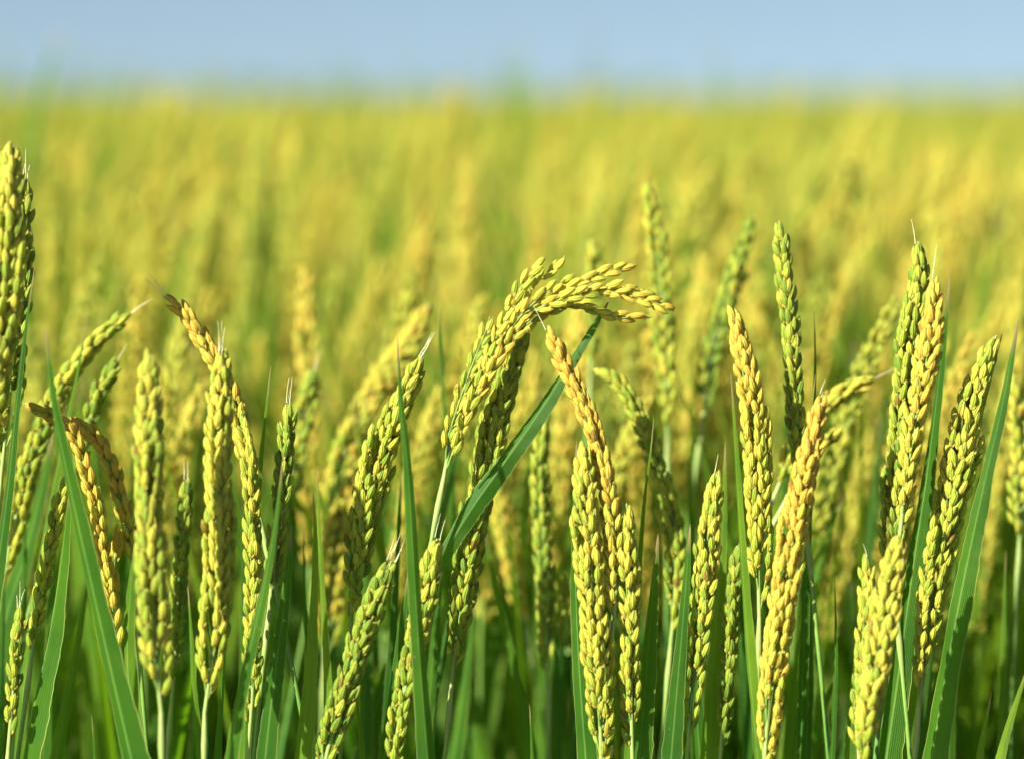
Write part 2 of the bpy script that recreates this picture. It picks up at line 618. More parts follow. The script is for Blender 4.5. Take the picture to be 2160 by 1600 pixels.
def make_shoot(label, pts, d, w=30, yaw=0.4, twist=0.3, hue=0.35, fold=0.35, seed=0, wave=0.5, group=None, collar=False):
    """a leafy shoot: one blade rising from its sheath and stem."""
    rng = np.random.RandomState(seed + 900)
    P = line(pts, d)
    dirn = unit(P[0] - P[1])
    below = []
    p = P[0].copy()
    k = 0
    while p[2] > H - 0.38 and not collar:                         # the blade goes on below the picture
        ww = min(1, k * 0.2)
        p = p + unit(dirn * (1 - ww) + np.array([0, 0, -1.0]) * ww) * 0.03
        below.append(p.copy())
        k += 1
    full = np.array(below[::-1] + list(P))
    c, L = spline(full, 110)
    path = to_ground(c[0], [0, 0, -1])
    foot = path[-1]
    rt = root("rice_shoot", tuple(foot), label, "rice shoot", group)
    mb = MB()
    sp, _ = spline(np.array([c[0]] + path)[::-1], 40)
    tube(mb, sp - foot, np.linspace(0.0026, 0.0018, 40), 9, (0.5, 0.2, 0))
    mb.build("stem", [M_STEM], rt)
    mb = MB()
    width = w / 6000 * d / max(0.45, abs(math.cos(yaw + twist * 0.6))) * 1.0
    leaf(mb, c - foot, width, rng, yaw, twist, hue, fold, 11, wave, start_w=0.3 if collar else 0.55)
    mb.build("leaf", [M_LEAF], rt)
    return rt


# ------------------------------------------------------------------ the ears in and near focus (base first, tip last, photo pixels)
EARS = "rice plants with ears along the front of the field"
EAR_LIST = [
    # label, points, depth, width, ripeness, options
    ("yellow-green rice ear at the left edge of the frame, tallest there", [(-25, 1010), (-12, 850), (0, 700), (10, 560), (16, 430), (25, 300)], 0.955, 82, .45, dict(seed=1, size=1.12, cover=1.2)),
    ("dull green awn-tipped rice ear just behind the tall one at the left edge", [(2, 1010), (18, 860), (32, 720), (45, 600), (46, 480), (54, 372)], 0.99, 58, .10, dict(seed=2, awns=3)),
    ("soft green rice ear bending right, tip beside the left edge blades", [(0, 1240), (25, 1130), (52, 1010), (90, 905), (130, 815), (183, 742), (230, 695), (276, 662)], 1.05, 56, .33, dict(seed=3, awns=2, cover=.9)),
    ("short green rice ear leaning right behind the drooping golden one", [(150, 1010), (180, 915), (205, 840), (228, 795), (246, 762)], 1.05, 46, .10, dict(seed=4, awns=1)),
    ("golden rice ear drooping left over the long dark blade", [(252, 1420), (243, 1320), (222, 1200), (208, 1090), (183, 1000), (155, 920), (115, 880), (75, 862), (46, 850)], 1.0, 34, .88, dict(seed=5, cover=1.0, tipripe=.95)),
    ("golden rice ear arching up from the lower left behind the crossing blade", [(283, 1240), (273, 1130), (250, 1035), (222, 955), (192, 915), (152, 885)], 1.012, 42, .84, dict(seed=6, tipripe=.95)),
    ("small golden sprig of husks hanging beside the long dark blade", [(246, 1290), (240, 1230), (243, 1170), (250, 1125)], 1.008, 26, .95, dict(seed=7, cover=.8)),
    ("thick soft-focus yellow ear standing left, brown husks midway", [(340, 1500), (328, 1370), (320, 1240), (314, 1100), (312, 960), (314, 850), (316, 742)], 0.935, 74, .42, dict(seed=8, size=1.08, cover=1.25, blem=0.027, stem=[(342, 1620), (346, 1700)])),
    ("narrow green rice ear in shade right of the thick soft one", [(362, 1480), (370, 1370), (377, 1250), (386, 1130), (393, 1010)], 1.03, 38, .08, dict(seed=9, awns=2)),
    ("golden ear leaning to the upper left with two fine awns at its tip", [(548, 1090), (520, 960), (498, 860), (468, 790), (434, 730), (400, 675), (372, 645), (345, 626)], 1.0, 44, .62, dict(seed=10, awns=3, cover=.9, tipripe=.95)),
    ("broad yellow ear standing upright with awns, in front of the golden leaning one", [(432, 1505), (448, 1380), (458, 1250), (462, 1120), (460, 980), (462, 850), (470, 738)], 0.965, 74, .45, dict(seed=11, awns=4, size=1.05, cover=1.25, blem=0.023, stem=[(431, 1620), (430, 1700)])),
    ("slender yellow-green ear behind the diagonal blade left of centre", [(524, 1580), (533, 1450), (532, 1320), (534, 1200), (530, 1080), (524, 970), (508, 872)], 0.99, 42, .42, dict(seed=12, cover=1.05)),
    ("green ear with two white awns between the broad yellow one and the centre", [(568, 1285), (578, 1190), (590, 1090), (598, 990), (606, 915), (613, 850)], 1.0, 46, .10, dict(seed=13, awns=3, cover=1.1)),
    ("large leaning ear left of centre, hoary tip with long awns", [(738, 1345), (748, 1230), (765, 1110), (790, 1000), (822, 905), (855, 830), (888, 752)], 1.0, 70, .34, dict(seed=14, awns=5, cover=1.25, tipripe=.42)),
    ("short leaning green ear low in the picture with a tuft of awns", [(676, 1660), (692, 1580), (722, 1480), (755, 1370), (790, 1265), (826, 1182)], 0.975, 66, .17, dict(seed=15, awns=5, cover=1.3, blem=0.027, tipripe=.15)),
    ("olive green ear with rusty husks, low beside the pale central stem", [(822, 1660), (836, 1560), (855, 1450), (880, 1330), (902, 1220), (922, 1135)], 0.978, 58, .17, dict(seed=16, awns=2, cover=1.25, blem=0.041, tipripe=.4)),
    ("long green-gold ear under the arching one, behind the diagonal blade", [(952, 1440), (966, 1330), (985, 1205), (1006, 1080), (1028, 960), (1058, 850), (1086, 765), (1112, 690)], 1.005, 70, .26, dict(seed=17, awns=1, cover=1.15, blem=0.023, stem=[(945, 1530), (936, 1610), (925, 1700)])),
    ("blurred dark green ear standing alone right of the diagonal blade", [(1155, 1450), (1152, 1320), (1148, 1190), (1141, 1060), (1140, 960), (1146, 870)], 1.075, 50, .22, dict(seed=18, blem=0.023, fine=False)),
    ("small blurred side ear beside the lone dark one", [(1172, 1400), (1180, 1310), (1190, 1222)], 1.085, 26, .3, dict(seed=19, fine=False)),
    ("golden ear with its tip leaning left under the arching ear", [(1292, 1330), (1300, 1220), (1292, 1100), (1275, 1000), (1250, 910), (1222, 835), (1190, 765), (1155, 692)], 0.985, 54, .62, dict(seed=20, cover=1.1, tipripe=.95, awns=1)),
    ("sharp yellow ear standing upright right of centre, reaching the bottom edge", [(1270, 1640), (1266, 1520), (1260, 1400), (1252, 1270), (1243, 1150), (1234, 1040), (1232, 935)], 0.982, 74, .52, dict(seed=21, cover=1.2)),
    ("sharp pale ear standing straight, second of the upright pair right of centre", [(1334, 1600), (1332, 1500), (1330, 1380), (1328, 1260), (1322, 1150), (1322, 1060)], 0.985, 54, .46, dict(seed=22, cover=1.2)),
    ("hooked soft green ear bending left behind the golden one", [(1415, 1360), (1425, 1240), (1425, 1140), (1405, 1040), (1378, 960), (1350, 890), (1320, 830), (1285, 795), (1255, 790)], 1.05, 52, .28, dict(seed=23, cover=1.0)),
    ("leaning grey-green ear with sharp husks near the lower right middle", [(1448, 1610), (1456, 1500), (1472, 1370), (1486, 1250), (1495, 1130), (1512, 995)], 0.99, 62, .30, dict(seed=24, awns=1, cover=1.15, tipripe=.5)),
    ("slim dark green ear in shade beside the pale narrow blade", [(1518, 1610), (1527, 1500), (1538, 1380), (1546, 1260), (1556, 1150)], 1.015, 40, .05, dict(seed=25)),
    ("upright ear with a golden forked tip above a bare stem", [(1602, 1300), (1600, 1200), (1598, 1080), (1594, 960), (1588, 860), (1570, 760), (1545, 650)], 0.997, 72, .42, dict(seed=26, cover=1.1, tipripe=.85, stem=[(1600, 1400), (1598, 1620), (1598, 1700)])),
    ("slender pale green ear standing high right of centre against the yellow", [(1700, 1110), (1690, 1010), (1680, 900), (1672, 780), (1663, 670), (1652, 560), (1643, 468)], 1.012, 44, .22, dict(seed=27, cover=1.1, tipripe=.3)),
    ("warm golden ear with a pinkish pale tip reaching the bottom edge", [(1610, 1650), (1618, 1530), (1628, 1410), (1648, 1280), (1672, 1150), (1692, 1040), (1712, 935), (1736, 825)], 0.972, 70, .60, dict(seed=28, awns=1, cover=1.15, tipripe=1.05)),
    ("blurred ear pointing right beyond the warm golden one", [(1640, 1030), (1680, 940), (1728, 872), (1785, 825), (1845, 800)], 1.06, 46, .55, dict(seed=29, awns=1)),
    ("small blurred golden side tip right of the warm golden ear", [(1655, 1060), (1695, 985), (1735, 935), (1768, 912)], 1.05, 32, .6, dict(seed=291)),
    ("tall pale green ear on the right with a whitish tip", [(1892, 1290), (1884, 1180), (1890, 1060), (1898, 930), (1910, 800), (1924, 680), (1936, 600), (1936, 510)], 1.0, 72, .20, dict(seed=30, awns=1, cover=1.1, tipripe=.3)),
    ("golden ear leaning against the tall pale green one on the right", [(1898, 1130), (1912, 1010), (1930, 890), (1946, 790), (1962, 690), (1970, 588)], 0.985, 60, .58, dict(seed=31, awns=1, cover=1.15, tipripe=.9)),
    ("thick yellow ear in front of the tall right pair, reaching the bottom edge", [(1818, 1640), (1830, 1530), (1848, 1410), (1868, 1300), (1882, 1215), (1896, 1130)], 0.955, 68, .48, dict(seed=32, size=1.06, cover=1.25)),
    ("narrow green-gold ear left of the thick yellow one at lower right", [(1812, 1620), (1812, 1520), (1820, 1400), (1830, 1290), (1828, 1170)], 0.975, 44, .36, dict(seed=33, awns=1, cover=1.1)),
    ("big curved yellow-green ear at the right between long blades", [(1938, 1490), (1950, 1370), (1965, 1240), (1995, 1110), (2020, 990), (2040, 880), (2068, 790), (2102, 708)], 0.995, 76, .40, dict(seed=34, awns=0, cover=1.15, blem=0.023, stem=[(1935, 1540), (1928, 1620), (1920, 1700)])),
    ("blurred thin ear rising high right of centre behind the arching one", [(1408, 930), (1408, 830), (1404, 720), (1396, 600), (1384, 490), (1362, 385)], 1.13, 56, .38, dict(seed=35, fine=False)),
    ("blurred hoary ear leaning right above the forked golden tip", [(1480, 900), (1495, 790), (1515, 700), (1545, 590), (1568, 520), (1588, 460)], 1.14, 54, .22, dict(seed=36, fine=False)),
    ("blurred golden ear leaning right in the gap left of centre", [(690, 1110), (715, 1000), (750, 905), (795, 820), (850, 745), (905, 640)], 1.15, 66, .6, dict(seed=37, fine=False, cover=1.3)),
    ("thick blurred golden ear hanging low left of centre", [(685, 1400), (690, 1300), (698, 1200), (712, 1120), (740, 1040), (775, 960)], 1.13, 76, .6, dict(seed=38, fine=False, cover=1.5)),
    ("blurred pale ear behind the white-awned green one", [(600, 1080), (618, 980), (640, 880), (662, 780)], 1.12, 56, .3, dict(seed=39, awns=2, fine=False)),
    ("tiny unripe green ear with awns at the lower left corner", [(18, 1580), (26, 1480), (34, 1380), (44, 1285)], 0.985, 30, .18, dict(seed=40, awns=3)),
    ("thin green ear beside the broad blade at lower left", [(66, 1390), (80, 1290), (98, 1190), (120, 1090), (146, 1000)], 1.0, 36, .25, dict(seed=41)),
    ("blurred yellow ear at the right edge of the frame", [(2150, 1150), (2155, 1020), (2150, 900), (2135, 790)], 1.09, 58, .5, dict(seed=42, fine=False)),
    ("blurred green-yellow ear low behind the lone dark one", [(1110, 1330), (1085, 1200), (1062, 1100), (1045, 1000)], 1.16, 56, .6, dict(seed=43, fine=False, cover=1.3)),
    ("blurred thin ear rising behind the arching ear, below its right end", [(1245, 800), (1250, 700), (1252, 600), (1253, 505)], 1.16, 40, .4, dict(seed=44, fine=False)),
]
for lab, pts, d, w, ripe, kw in EAR_LIST:
    make_ear(lab, pts, d, w, ripe, group=EARS, **kw)

# the arching ear in the middle, every branch laid out by hand
ARCH = [(938, 998), (958, 905), (1000, 812), (1050, 730), (1105, 662), (1170, 624), (1250, 606), (1330, 618), (1390, 638), (1420, 655)]
ARCH_BR = [
    [(940, 975, 0), (944, 930, -.002), (958, 880, -.003), (978, 820, -.003), (1002, 755, -.002), (1022, 705, 0), (1034, 668, 0)],
    [(945, 960, .002), (962, 905, .003), (988, 845, .003), (1016, 785, .003), (1038, 735, .003), (1056, 690, .003)],
    [(944, 985, -.003), (960, 940, -.005), (980, 885, -.006), (1004, 825, -.006), (1028, 772, -.006), (1050, 725, -.005)],
    [(948, 975, .003), (974, 915, .004), (1000, 860, .005), (1026, 805, .005), (1052, 755, .006), (1078, 705, .006)],
    [(1000, 815, 0), (1030, 755, -.003), (1052, 700, -.004), (1080, 640, -.003), (1108, 592, -.002), (1150, 548, 0)],
    [(1030, 765, .003), (1062, 705, .005), (1095, 645, .005), (1125, 600, .004), (1158, 578, .003), (1192, 540, .002)],
    [(1060, 720, -.002), (1100, 665, -.005), (1140, 628, -.006), (1180, 602, -.005), (1215, 590, -.004)],
    [(1095, 672, 0), (1150, 632, -.003), (1205, 605, -.005), (1255, 582, -.004), (1300, 568, -.002), (1338, 554, 0)],
    [(1105, 665, -.003), (1160, 640, -.006), (1215, 622, -.007), (1275, 610, -.005), (1335, 612, -.003), (1390, 632, 0)],
    [(1105, 668, .002), (1150, 656, .003), (1205, 648, .004), (1262, 660, .003), (1310, 670, .002), (1372, 668, 0)],
    [(1240, 612, 0), (1290, 616, -.003), (1345, 630, -.003), (1380, 642, -.002), (1422, 656, 0)],
    [(996, 855, -.004), (1024, 802, -.007), (1052, 755, -.008), (1082, 710, -.006), (1112, 678, -.004)],
    [(1060, 735, .004), (1100, 695, .006), (1145, 662, .006), (1200, 645, .005)],
]
make_ear("arching pale gold ear bending to the right at the centre, tallest sharp one there", ARCH, 0.992, 66, .45, tipripe=.80, seed=77,
         branches=ARCH_BR, stem=[(926, 1060), (905, 1165), (880, 1260), (858, 1370), (838, 1500), (825, 1620), (818, 1720)], blem=0.023, group=EARS)

# ------------------------------------------------------------------ leafy shoots (blades), base first
SHOOTS = "leaf blades along the front of the field"
SHOOT_LIST = [
    ("dark green blade hugging the ear at the left edge", [(0, 1160), (18, 1020), (34, 860), (52, 700), (73, 562)], 0.985, 34, dict(yaw=.5, hue=0.18, seed=1)),
    ("long dark blade crossing the golden ears from the bottom left", [(285, 1640), (235, 1420), (190, 1220), (150, 1040), (112, 850), (92, 680)], 0.955, 62, dict(yaw=.35, hue=0.33, seed=2, fold=.5)),
    ("soft broad blade leaning right at the far left", [(-30, 1480), (10, 1310), (55, 1160), (90, 1020), (112, 900)], 1.07, 78, dict(yaw=.2, hue=0.40, seed=3)),
    ("broad blade with a bright edge at lower left", [(40, 1640), (72, 1480), (105, 1330), (130, 1170), (148, 1010)], 0.99, 66, dict(yaw=.6, hue=0.45, seed=4, fold=.6)),
    ("bright translucent blade behind the thick soft ear at left", [(290, 1640), (276, 1500), (268, 1370), (276, 1240), (292, 1100)], 1.0, 58, dict(yaw=.2, hue=0.67, seed=5)),
    ("pale pointed blade right of the thick soft ear", [(425, 1640), (410, 1480), (403, 1350), (396, 1235)], 0.975, 28, dict(yaw=.3, hue=0.67, seed=6)),
    ("blade leaning right beside the soft green bent ear", [(128, 960), (148, 860), (168, 760), (186, 665)], 1.03, 24, dict(yaw=.3, hue=0.72, seed=7)),
    ("upright blade tip between the leaning golden ear and the white-awned green one", [(540, 1100), (548, 980), (560, 870), (571, 772)], 1.005, 28, dict(yaw=.3, hue=0.67, seed=8)),
    ("diagonal blade crossing in front of the slender ear left of centre", [(478, 1640), (508, 1460), (545, 1290), (575, 1140), (598, 960)], 0.955, 40, dict(yaw=.3, hue=0.40, seed=9)),
    ("broad dark ribbed blade standing low left of centre", [(555, 1640), (570, 1500), (592, 1330), (606, 1220), (614, 1105)], 0.975, 62, dict(yaw=.15, hue=0.24, seed=10, fold=.2)),
    ("bright yellow-green blade standing low left of centre", [(632, 1640), (648, 1470), (658, 1300), (663, 1160), (660, 1035)], 0.98, 44, dict(yaw=.3, hue=0.94, seed=11, fold=.5)),
    ("slim pale blade pair with the bright one left of centre", [(694, 1640), (690, 1450), (682, 1300), (674, 1140), (668, 990)], 0.975, 27, dict(yaw=.2, hue=0.85, seed=12)),
    ("tall narrow blade standing in front of the hoary leaning ear", [(905, 1640), (886, 1400), (873, 1200), (862, 1010), (846, 850), (838, 710)], 0.965, 42, dict(yaw=-.4, hue=0.35, seed=13, fold=.55)),
    ("wide diagonal blade crossing the centre and pointing to the upper right", [(886, 1262), (914, 1205), (952, 1140), (1000, 1062), (1060, 978), (1125, 886), (1188, 790), (1240, 708), (1287, 630)], 0.997, 38, dict(collar=True, yaw=.4, twist=.1, hue=0.42, seed=14, fold=.7, wave=.6)),
    ("tall blurred blade behind the gap left of the arching ear", [(948, 1000), (938, 880), (930, 760), (925, 640)], 1.1, 28, dict(yaw=.2, hue=0.24, seed=15)),
    ("dark blade behind the upright yellow ear right of centre", [(1238, 1640), (1222, 1420), (1214, 1240), (1212, 1080), (1216, 930)], 0.995, 48, dict(yaw=.4, hue=0.29, seed=16)),
    ("thin blade with a dry tip above the upright pale ear", [(1338, 1330), (1345, 1200), (1358, 1050), (1370, 960), (1379, 882)], 0.998, 24, dict(yaw=.5, hue=0.67, seed=17, fold=.6)),
    ("ribbed blade standing right of the upright pale ear", [(1345, 1640), (1358, 1480), (1370, 1340), (1380, 1220), (1388, 1125)], 0.99, 60, dict(yaw=.3, hue=0.49, seed=18, fold=.5)),
    ("dark blade left of the leaning grey-green ear", [(1412, 1640), (1428, 1450), (1442, 1290), (1450, 1190), (1456, 1105)], 0.985, 52, dict(yaw=.2, hue=0.24, seed=19, fold=.2)),
    ("soft upright blade behind the leaning grey-green ear", [(1452, 1300), (1458, 1180), (1456, 1060), (1452, 960)], 1.07, 34, dict(yaw=.2, hue=0.40, seed=20)),
    ("pale narrow blade along the left of the forked golden ear", [(1592, 1540), (1578, 1380), (1566, 1200), (1556, 1030), (1548, 900), (1541, 790)], 0.98, 28, dict(yaw=.5, hue=0.76, seed=21, fold=.7)),
    ("bright blade behind the leaning grey-green ear at the bottom", [(1492, 1660), (1500, 1480), (1512, 1300), (1524, 1120), (1530, 930)], 1.02, 44, dict(yaw=.2, hue=0.81, seed=22)),
    ("short upright blade tip right of the slender pale green ear", [(1710, 1000), (1716, 860), (1719, 760), (1717, 655)], 1.02, 22, dict(yaw=.3, hue=0.22, seed=23)),
    ("slanting pale blade behind the warm golden ear", [(1652, 1250), (1678, 1090), (1700, 950), (1720, 790)], 1.005, 22, dict(yaw=.4, hue=0.72, seed=24)),
    ("blurred bright blade leaning right of the warm golden ear", [(1690, 1400), (1706, 1280), (1735, 1160), (1782, 1035)], 1.1, 56, dict(yaw=.3, hue=0.67, seed=25)),
    ("thin needle-like blade with a brown tip, alone at lower right", [(1752, 1640), (1760, 1480), (1763, 1350), (1760, 1210)], 0.985, 18, dict(yaw=.3, hue=0.40, seed=26)),
    ("pale blade left of the narrow green-gold ear", [(1788, 1660), (1796, 1520), (1806, 1400), (1816, 1270)], 0.99, 40, dict(yaw=.2, hue=0.76, seed=27)),
    ("tall dark blade right of the golden leaning ear, tip above it", [(1860, 1660), (1895, 1420), (1925, 1200), (1955, 1000), (1980, 800), (2003, 582)], 1.0, 46, dict(yaw=.5, hue=0.31, seed=28, fold=.5)),
    ("slim blade leaning along the big curved ear, tip at its side", [(1885, 1640), (1925, 1400), (1975, 1180), (2035, 980), (2080, 820), (2118, 690)], 1.01, 34, dict(yaw=.4, hue=0.76, seed=29, fold=.6)),
    ("long wide ribbed blade sweeping up at the far right", [(1955, 1660), (1995, 1420), (2035, 1210), (2078, 1010), (2115, 850), (2148, 672)], 0.985, 54, dict(yaw=.35, hue=0.45, seed=30, fold=.6, wave=.8)),
    ("short bright blade tip near the bottom right", [(2058, 1660), (2072, 1560), (2092, 1458)], 0.99, 34, dict(yaw=.2, hue=0.81, seed=31)),
    ("orange-edged blade leaning in the bottom right corner", [(2095, 1660), (2125, 1540), (2170, 1400)], 0.98, 40, dict(yaw=.2, hue=0.90, seed=32)),
    ("blurred slanting blade right of the long green-gold ear", [(1130, 1660), (1100, 1480), (1065, 1330), (1038, 1210), (1022, 1110)], 1.07, 34, dict(yaw=.2, hue=0.54, seed=33)),
    ("small sharp blade tip at the bottom, centre", [(1124, 1660), (1121, 1570), (1117, 1485)], 0.985, 20, dict(yaw=.2, hue=0.49, seed=34)),
    ("bright blade low between the leaning green ears", [(768, 1660), (760, 1560), (752, 1480), (742, 1400)], 0.99, 28, dict(yaw=.2, hue=0.76, seed=35)),
    ("dark blade behind the olive green ear at the bottom", [(800, 1660), (825, 1500), (842, 1360), (862, 1200)], 1.0, 46, dict(yaw=.2, hue=0.40, seed=36)),
    ("small blade tip at the bottom beside the long dark blade", [(200, 1660), (198, 1580), (193, 1508)], 0.98, 16, dict(yaw=.2, hue=0.49, seed=37)),
    ("short blade right of the broad yellow ear's stem", [(455, 1660), (462, 1520), (470, 1420), (476, 1335)], 0.985, 32, dict(yaw=.2, hue=0.45, seed=38)),
    ("blurred blade tip standing behind the small leaning ears, low centre", [(880, 1660), (905, 1480), (915, 1350), (935, 1180)], 1.04, 40, dict(yaw=.2, hue=0.31, seed=39)),
    ("tall far blade rising above the horizon at the left, out of focus", [(30, 420), (55, 290), (85, 170), (128, 60)], 2.0, 88, dict(yaw=.9, hue=0.30, seed=40)),
    ("dark blade behind the slim ear, lower right of centre", [(1480, 1640), (1470, 1500), (1478, 1380), (1490, 1250)], 1.03, 50, dict(yaw=.1, hue=0.22, seed=41)),
    ("broad soft blade behind the warm golden ear, lower right", [(1690, 1660), (1700, 1480), (1704, 1300), (1706, 1120)], 1.03, 44, dict(yaw=.1, hue=0.22, seed=42)),
]
for lab, pts, d, w, kw in SHOOT_LIST:
    make_shoot(lab, pts, d, w, group=SHOOTS, **kw)

# more blades of the second and third rows, low between the ears
rs = np.random.RandomState(21)
for k in range(72):
    dd = 1.04 + 0.36 * rs.rand() ** 1.3
    x = 2160 * (k + rs.rand()) / 72
    ytop = rs.uniform(860, 1330)
    ln = rs.normal(0.05, .09)
    pts = [(x - ln * (1700 - ytop), 1700), (x - ln * .55 * (1700 - ytop), 1700 - .42 * (1700 - ytop)), (x - ln * .2 * (1700 - ytop), 1700 - .75 * (1700 - ytop)), (x, ytop)]
    make_shoot("soft green blade low down between the sharp ears, just behind them", pts, dd, rs.uniform(18, 44), group="soft blades low between the ears",
               yaw=rs.uniform(-.7, .7), twist=rs.uniform(-.4, .4), hue=rs.choice([.08, .15, .25, .4, .65]), fold=.5, seed=300 + k)

# ------------------------------------------------------------------ the field behind: single plants, then the mass
def plant_variant(name, rng, ripe, droop, lean, tall=False):
    """a whole rice plant at the origin, one mesh: stem, ear of husks, blades."""
    mb = MB()
    h = rng.uniform(0.94, 1.0)
    el = rng.uniform(0.14, 0.185)
    pts = [(0, 0, 0), (lean * .15, 0, .4), (lean * .5, 0, h - el)]
    x, z = lean * .5, h - el
    for k in range(5):
        a = 0.1 + droop * ((k + 1) / 5) ** 1.6
        x += math.sin(a) * el / 5
        z += math.cos(a) * el / 5
        pts.append((x, 0, z))
    c, L = spline(pts, 60)
    k0 = int(60 * (1 - el / L))
    tube(mb, c[:k0 + 2], np.linspace(.0022, .001, k0 + 2), 5, (.5, .5, 0), 2)
    C, LE = spline(c[k0:], 40)
    T, N, B = frames(C)
    phi = 0
    nb = 14
    for i in range(nb):
        s0 = i / nb * .85
        ss = np.linspace(s0, min(.99, s0 + .28), 16)
        idx = ss * 39
        c0 = np.stack([np.interp(idx, np.arange(40), C[:, q]) for q in range(3)], 1)
        phi += 2.4
        o = unit(np.stack([np.interp(idx, np.arange(40), (math.cos(phi) * N + math.sin(phi) * B)[:, q]) for q in range(3)], 1))
        u = np.linspace(0, 1, 16)
        cc = c0 + o * (0.0036 * (1 - np.exp(-u * 5)) * np.minimum(1, (1 - ss) / .3 + .15))[:, None]
        branch_grains(mb, cc, rng, LOW, ripe, o, 0.98, 0.0034, blem=1.0, blv=2.0)
    for j in range(7 if tall else rng.randint(5, 7)):
        a = rng.rand() * 6.28
        z0 = rng.uniform(.42, .70)
        ln = rng.uniform(.22, .34)
        sp_ = rng.uniform(.03, .28) if j < 3 else rng.uniform(.05, .55)
        top = z0 + ln * math.cos(sp_ * .7)
        cap = h + (rng.uniform(.03, .075) if tall and j == 0 else (-rng.uniform(.005, .06) if j < 3 else -rng.uniform(.07, .2)))
        if top > cap or j < 3:
            ln *= (cap - z0) / (top - z0)
        p = [(lean * .3 * z0, 0, z0)]
        for k in range(1, 6):
            t = k / 5
            r_ = ln * math.sin(sp_) * t ** 1.5
            p.append((lean * .3 * z0 + r_ * math.cos(a), r_ * math.sin(a), z0 + ln * t * math.cos(sp_ * t * .9)))
        lc, _ = spline(p, 16)
        leaf(mb, lc, rng.uniform(.007, .011), rng, rng.uniform(-1.2, 1.2), rng.uniform(-.8, .8), (rng.uniform(.5, 1.0) if j < 3 else rng.uniform(.05, .8)), .4, 5, .5, mat=1, start_w=.7)
    return mb.mesh(name, [M_GRAIN, M_LEAF, M_STEM])


BACK = "blurred rice plants standing behind the sharp front ears"
rf = np.random.RandomState(5)
variants = [plant_variant("rice_plant", rf, rf.choice([.3, .4, .5, .6, .7]), rf.uniform(.3, .95) if k % 4 == 0 else rf.uniform(.03, .35), rf.uniform(-.02, .05), k >= 13) for k in range(16)]
src = bpy.data.collections.new("plant_kinds")
scene.collection.children.link(src)
placed = 0
spots = []
tries = 0
while len(spots) < 290 and tries < 20000:
    tries += 1
    y = rf.uniform(1.16, 2.0)
    x = rf.uniform(-1, 1) * (0.19 * y + 0.03)
    if y < 1.33 and -.115 < x / y < -.06:        # the gap left of the leaning ears
        continue
    spots.append((y, x))
spots.sort()
for i, (y, x) in enumerate(spots):
    o = bpy.data.objects.new("rice_plant", variants[(i + 200) % 16 if i < 274 and (i + 200) % 16 < 13 else (i % 13 if i < 274 else i - 274)])
    (src if i >= 274 else COL).objects.link(o)
    s = rf.normal(1.0 + .035 * min(1, max(0, (y - 1.2) / .4)), .026)
    if y < 1.35:
        s = min(s, 1.0)
        o.data = variants[(1, 2, 3, 5, 6, 7, 9, 10, 11)[i % 9]] if i < 274 else o.data
    o.location = (x, y, 0)
    o.rotation_euler = (rf.normal(0, .03), rf.normal(0.015, .04), rf.normal(0, .9))
    o.scale = (s, s, min(s, 1.06))
    o["label"] = "out-of-focus rice plant with a yellow ear in the soft band behind the sharp ears"
    o["category"] = "rice plant"
    o["group"] = BACK

# everything farther off and to the sides: one mass of the same plants
pp, sc_, rt_, ix_ = [], [], [], []
def sow(y0, y1, dens, spread, inner=None):
    n = int(dens * spread * (y1 ** 2 - y0 ** 2))
    for _ in range(n):
        y = math.sqrt(rf.uniform(y0 ** 2, y1 ** 2))
        x = rf.uniform(-1, 1) * spread * y
        if inner and abs(x) < 0.19 * y + 0.10:
            continue
        pp.append((x, y, 0))
        s = min(rf.normal(1.022 + (.03 * math.sin(x * 2.1 + y * .8) if y > 2.5 else 0), .028), 1.10)
        sc_.append((s, s, s))
        rt_.append((rf.normal(0, .045), min(.1, rf.normal(0.015, .045)), rf.normal(0, .9)))
        ix_.append(rf.randint(13) if rf.rand() > (.35 if y > 2.6 else 0) else rf.randint(13, 16))
sow(1.02, 2.0, 420, 0.55, True)
sow(2.0, 5.0, 370, 0.30)
sow(5.0, 12.0, 200, 0.26)
sow(12.0, 45.0, 42, 0.25)
me = bpy.data.meshes.new("rice_field")
me.vertices.add(len(pp))
me.vertices.foreach_set("co", np.array(pp, np.float32).ravel())
for nm, data in (("size", sc_), ("turn", rt_)):
    a = me.attributes.new(nm, 'FLOAT_VECTOR', 'POINT')
    a.data.foreach_set("vector", np.array(data, np.float32).ravel())
a = me.attributes.new("which", 'INT', 'POINT')
a.data.foreach_set("value", np.array(ix_, np.int32))
fo = bpy.data.objects.new("rice_field", me)
COL.objects.link(fo)
fo["kind"] = "stuff"
fo["label"] = "yellow-green rice crop receding out of focus to the horizon"
fo["category"] = "rice crop"
ng = bpy.data.node_groups.new("sow_plants", 'GeometryNodeTree')
ng.interface.new_socket("Geometry", in_out='INPUT', socket_type='NodeSocketGeometry')
ng.interface.new_socket("Geometry", in_out='OUTPUT', socket_type='NodeSocketGeometry')
gi, go = ng.nodes.new("NodeGroupInput"), ng.nodes.new("NodeGroupOutput")
ci = ng.nodes.new("GeometryNodeCollectionInfo")
ci.inputs["Collection"].default_value = src
ci.inputs["Separate Children"].default_value = True
ci.inputs["Reset Children"].default_value = True
ip = ng.nodes.new("GeometryNodeInstanceOnPoints")
ip.inputs["Pick Instance"].default_value = True
def named(nm, typ):
    n = ng.nodes.new("GeometryNodeInputNamedAttribute")
    n.data_type = typ
    n.inputs["Name"].default_value = nm
    return n.outputs["Attribute"]
ng.links.new(gi.outputs[0], ip.inputs["Points"])
ng.links.new(ci.outputs[0], ip.inputs["Instance"])
ng.links.new(named("which", 'INT'), ip.inputs["Instance Index"])
ng.links.new(named("turn", 'FLOAT_VECTOR'), ip.inputs["Rotation"])
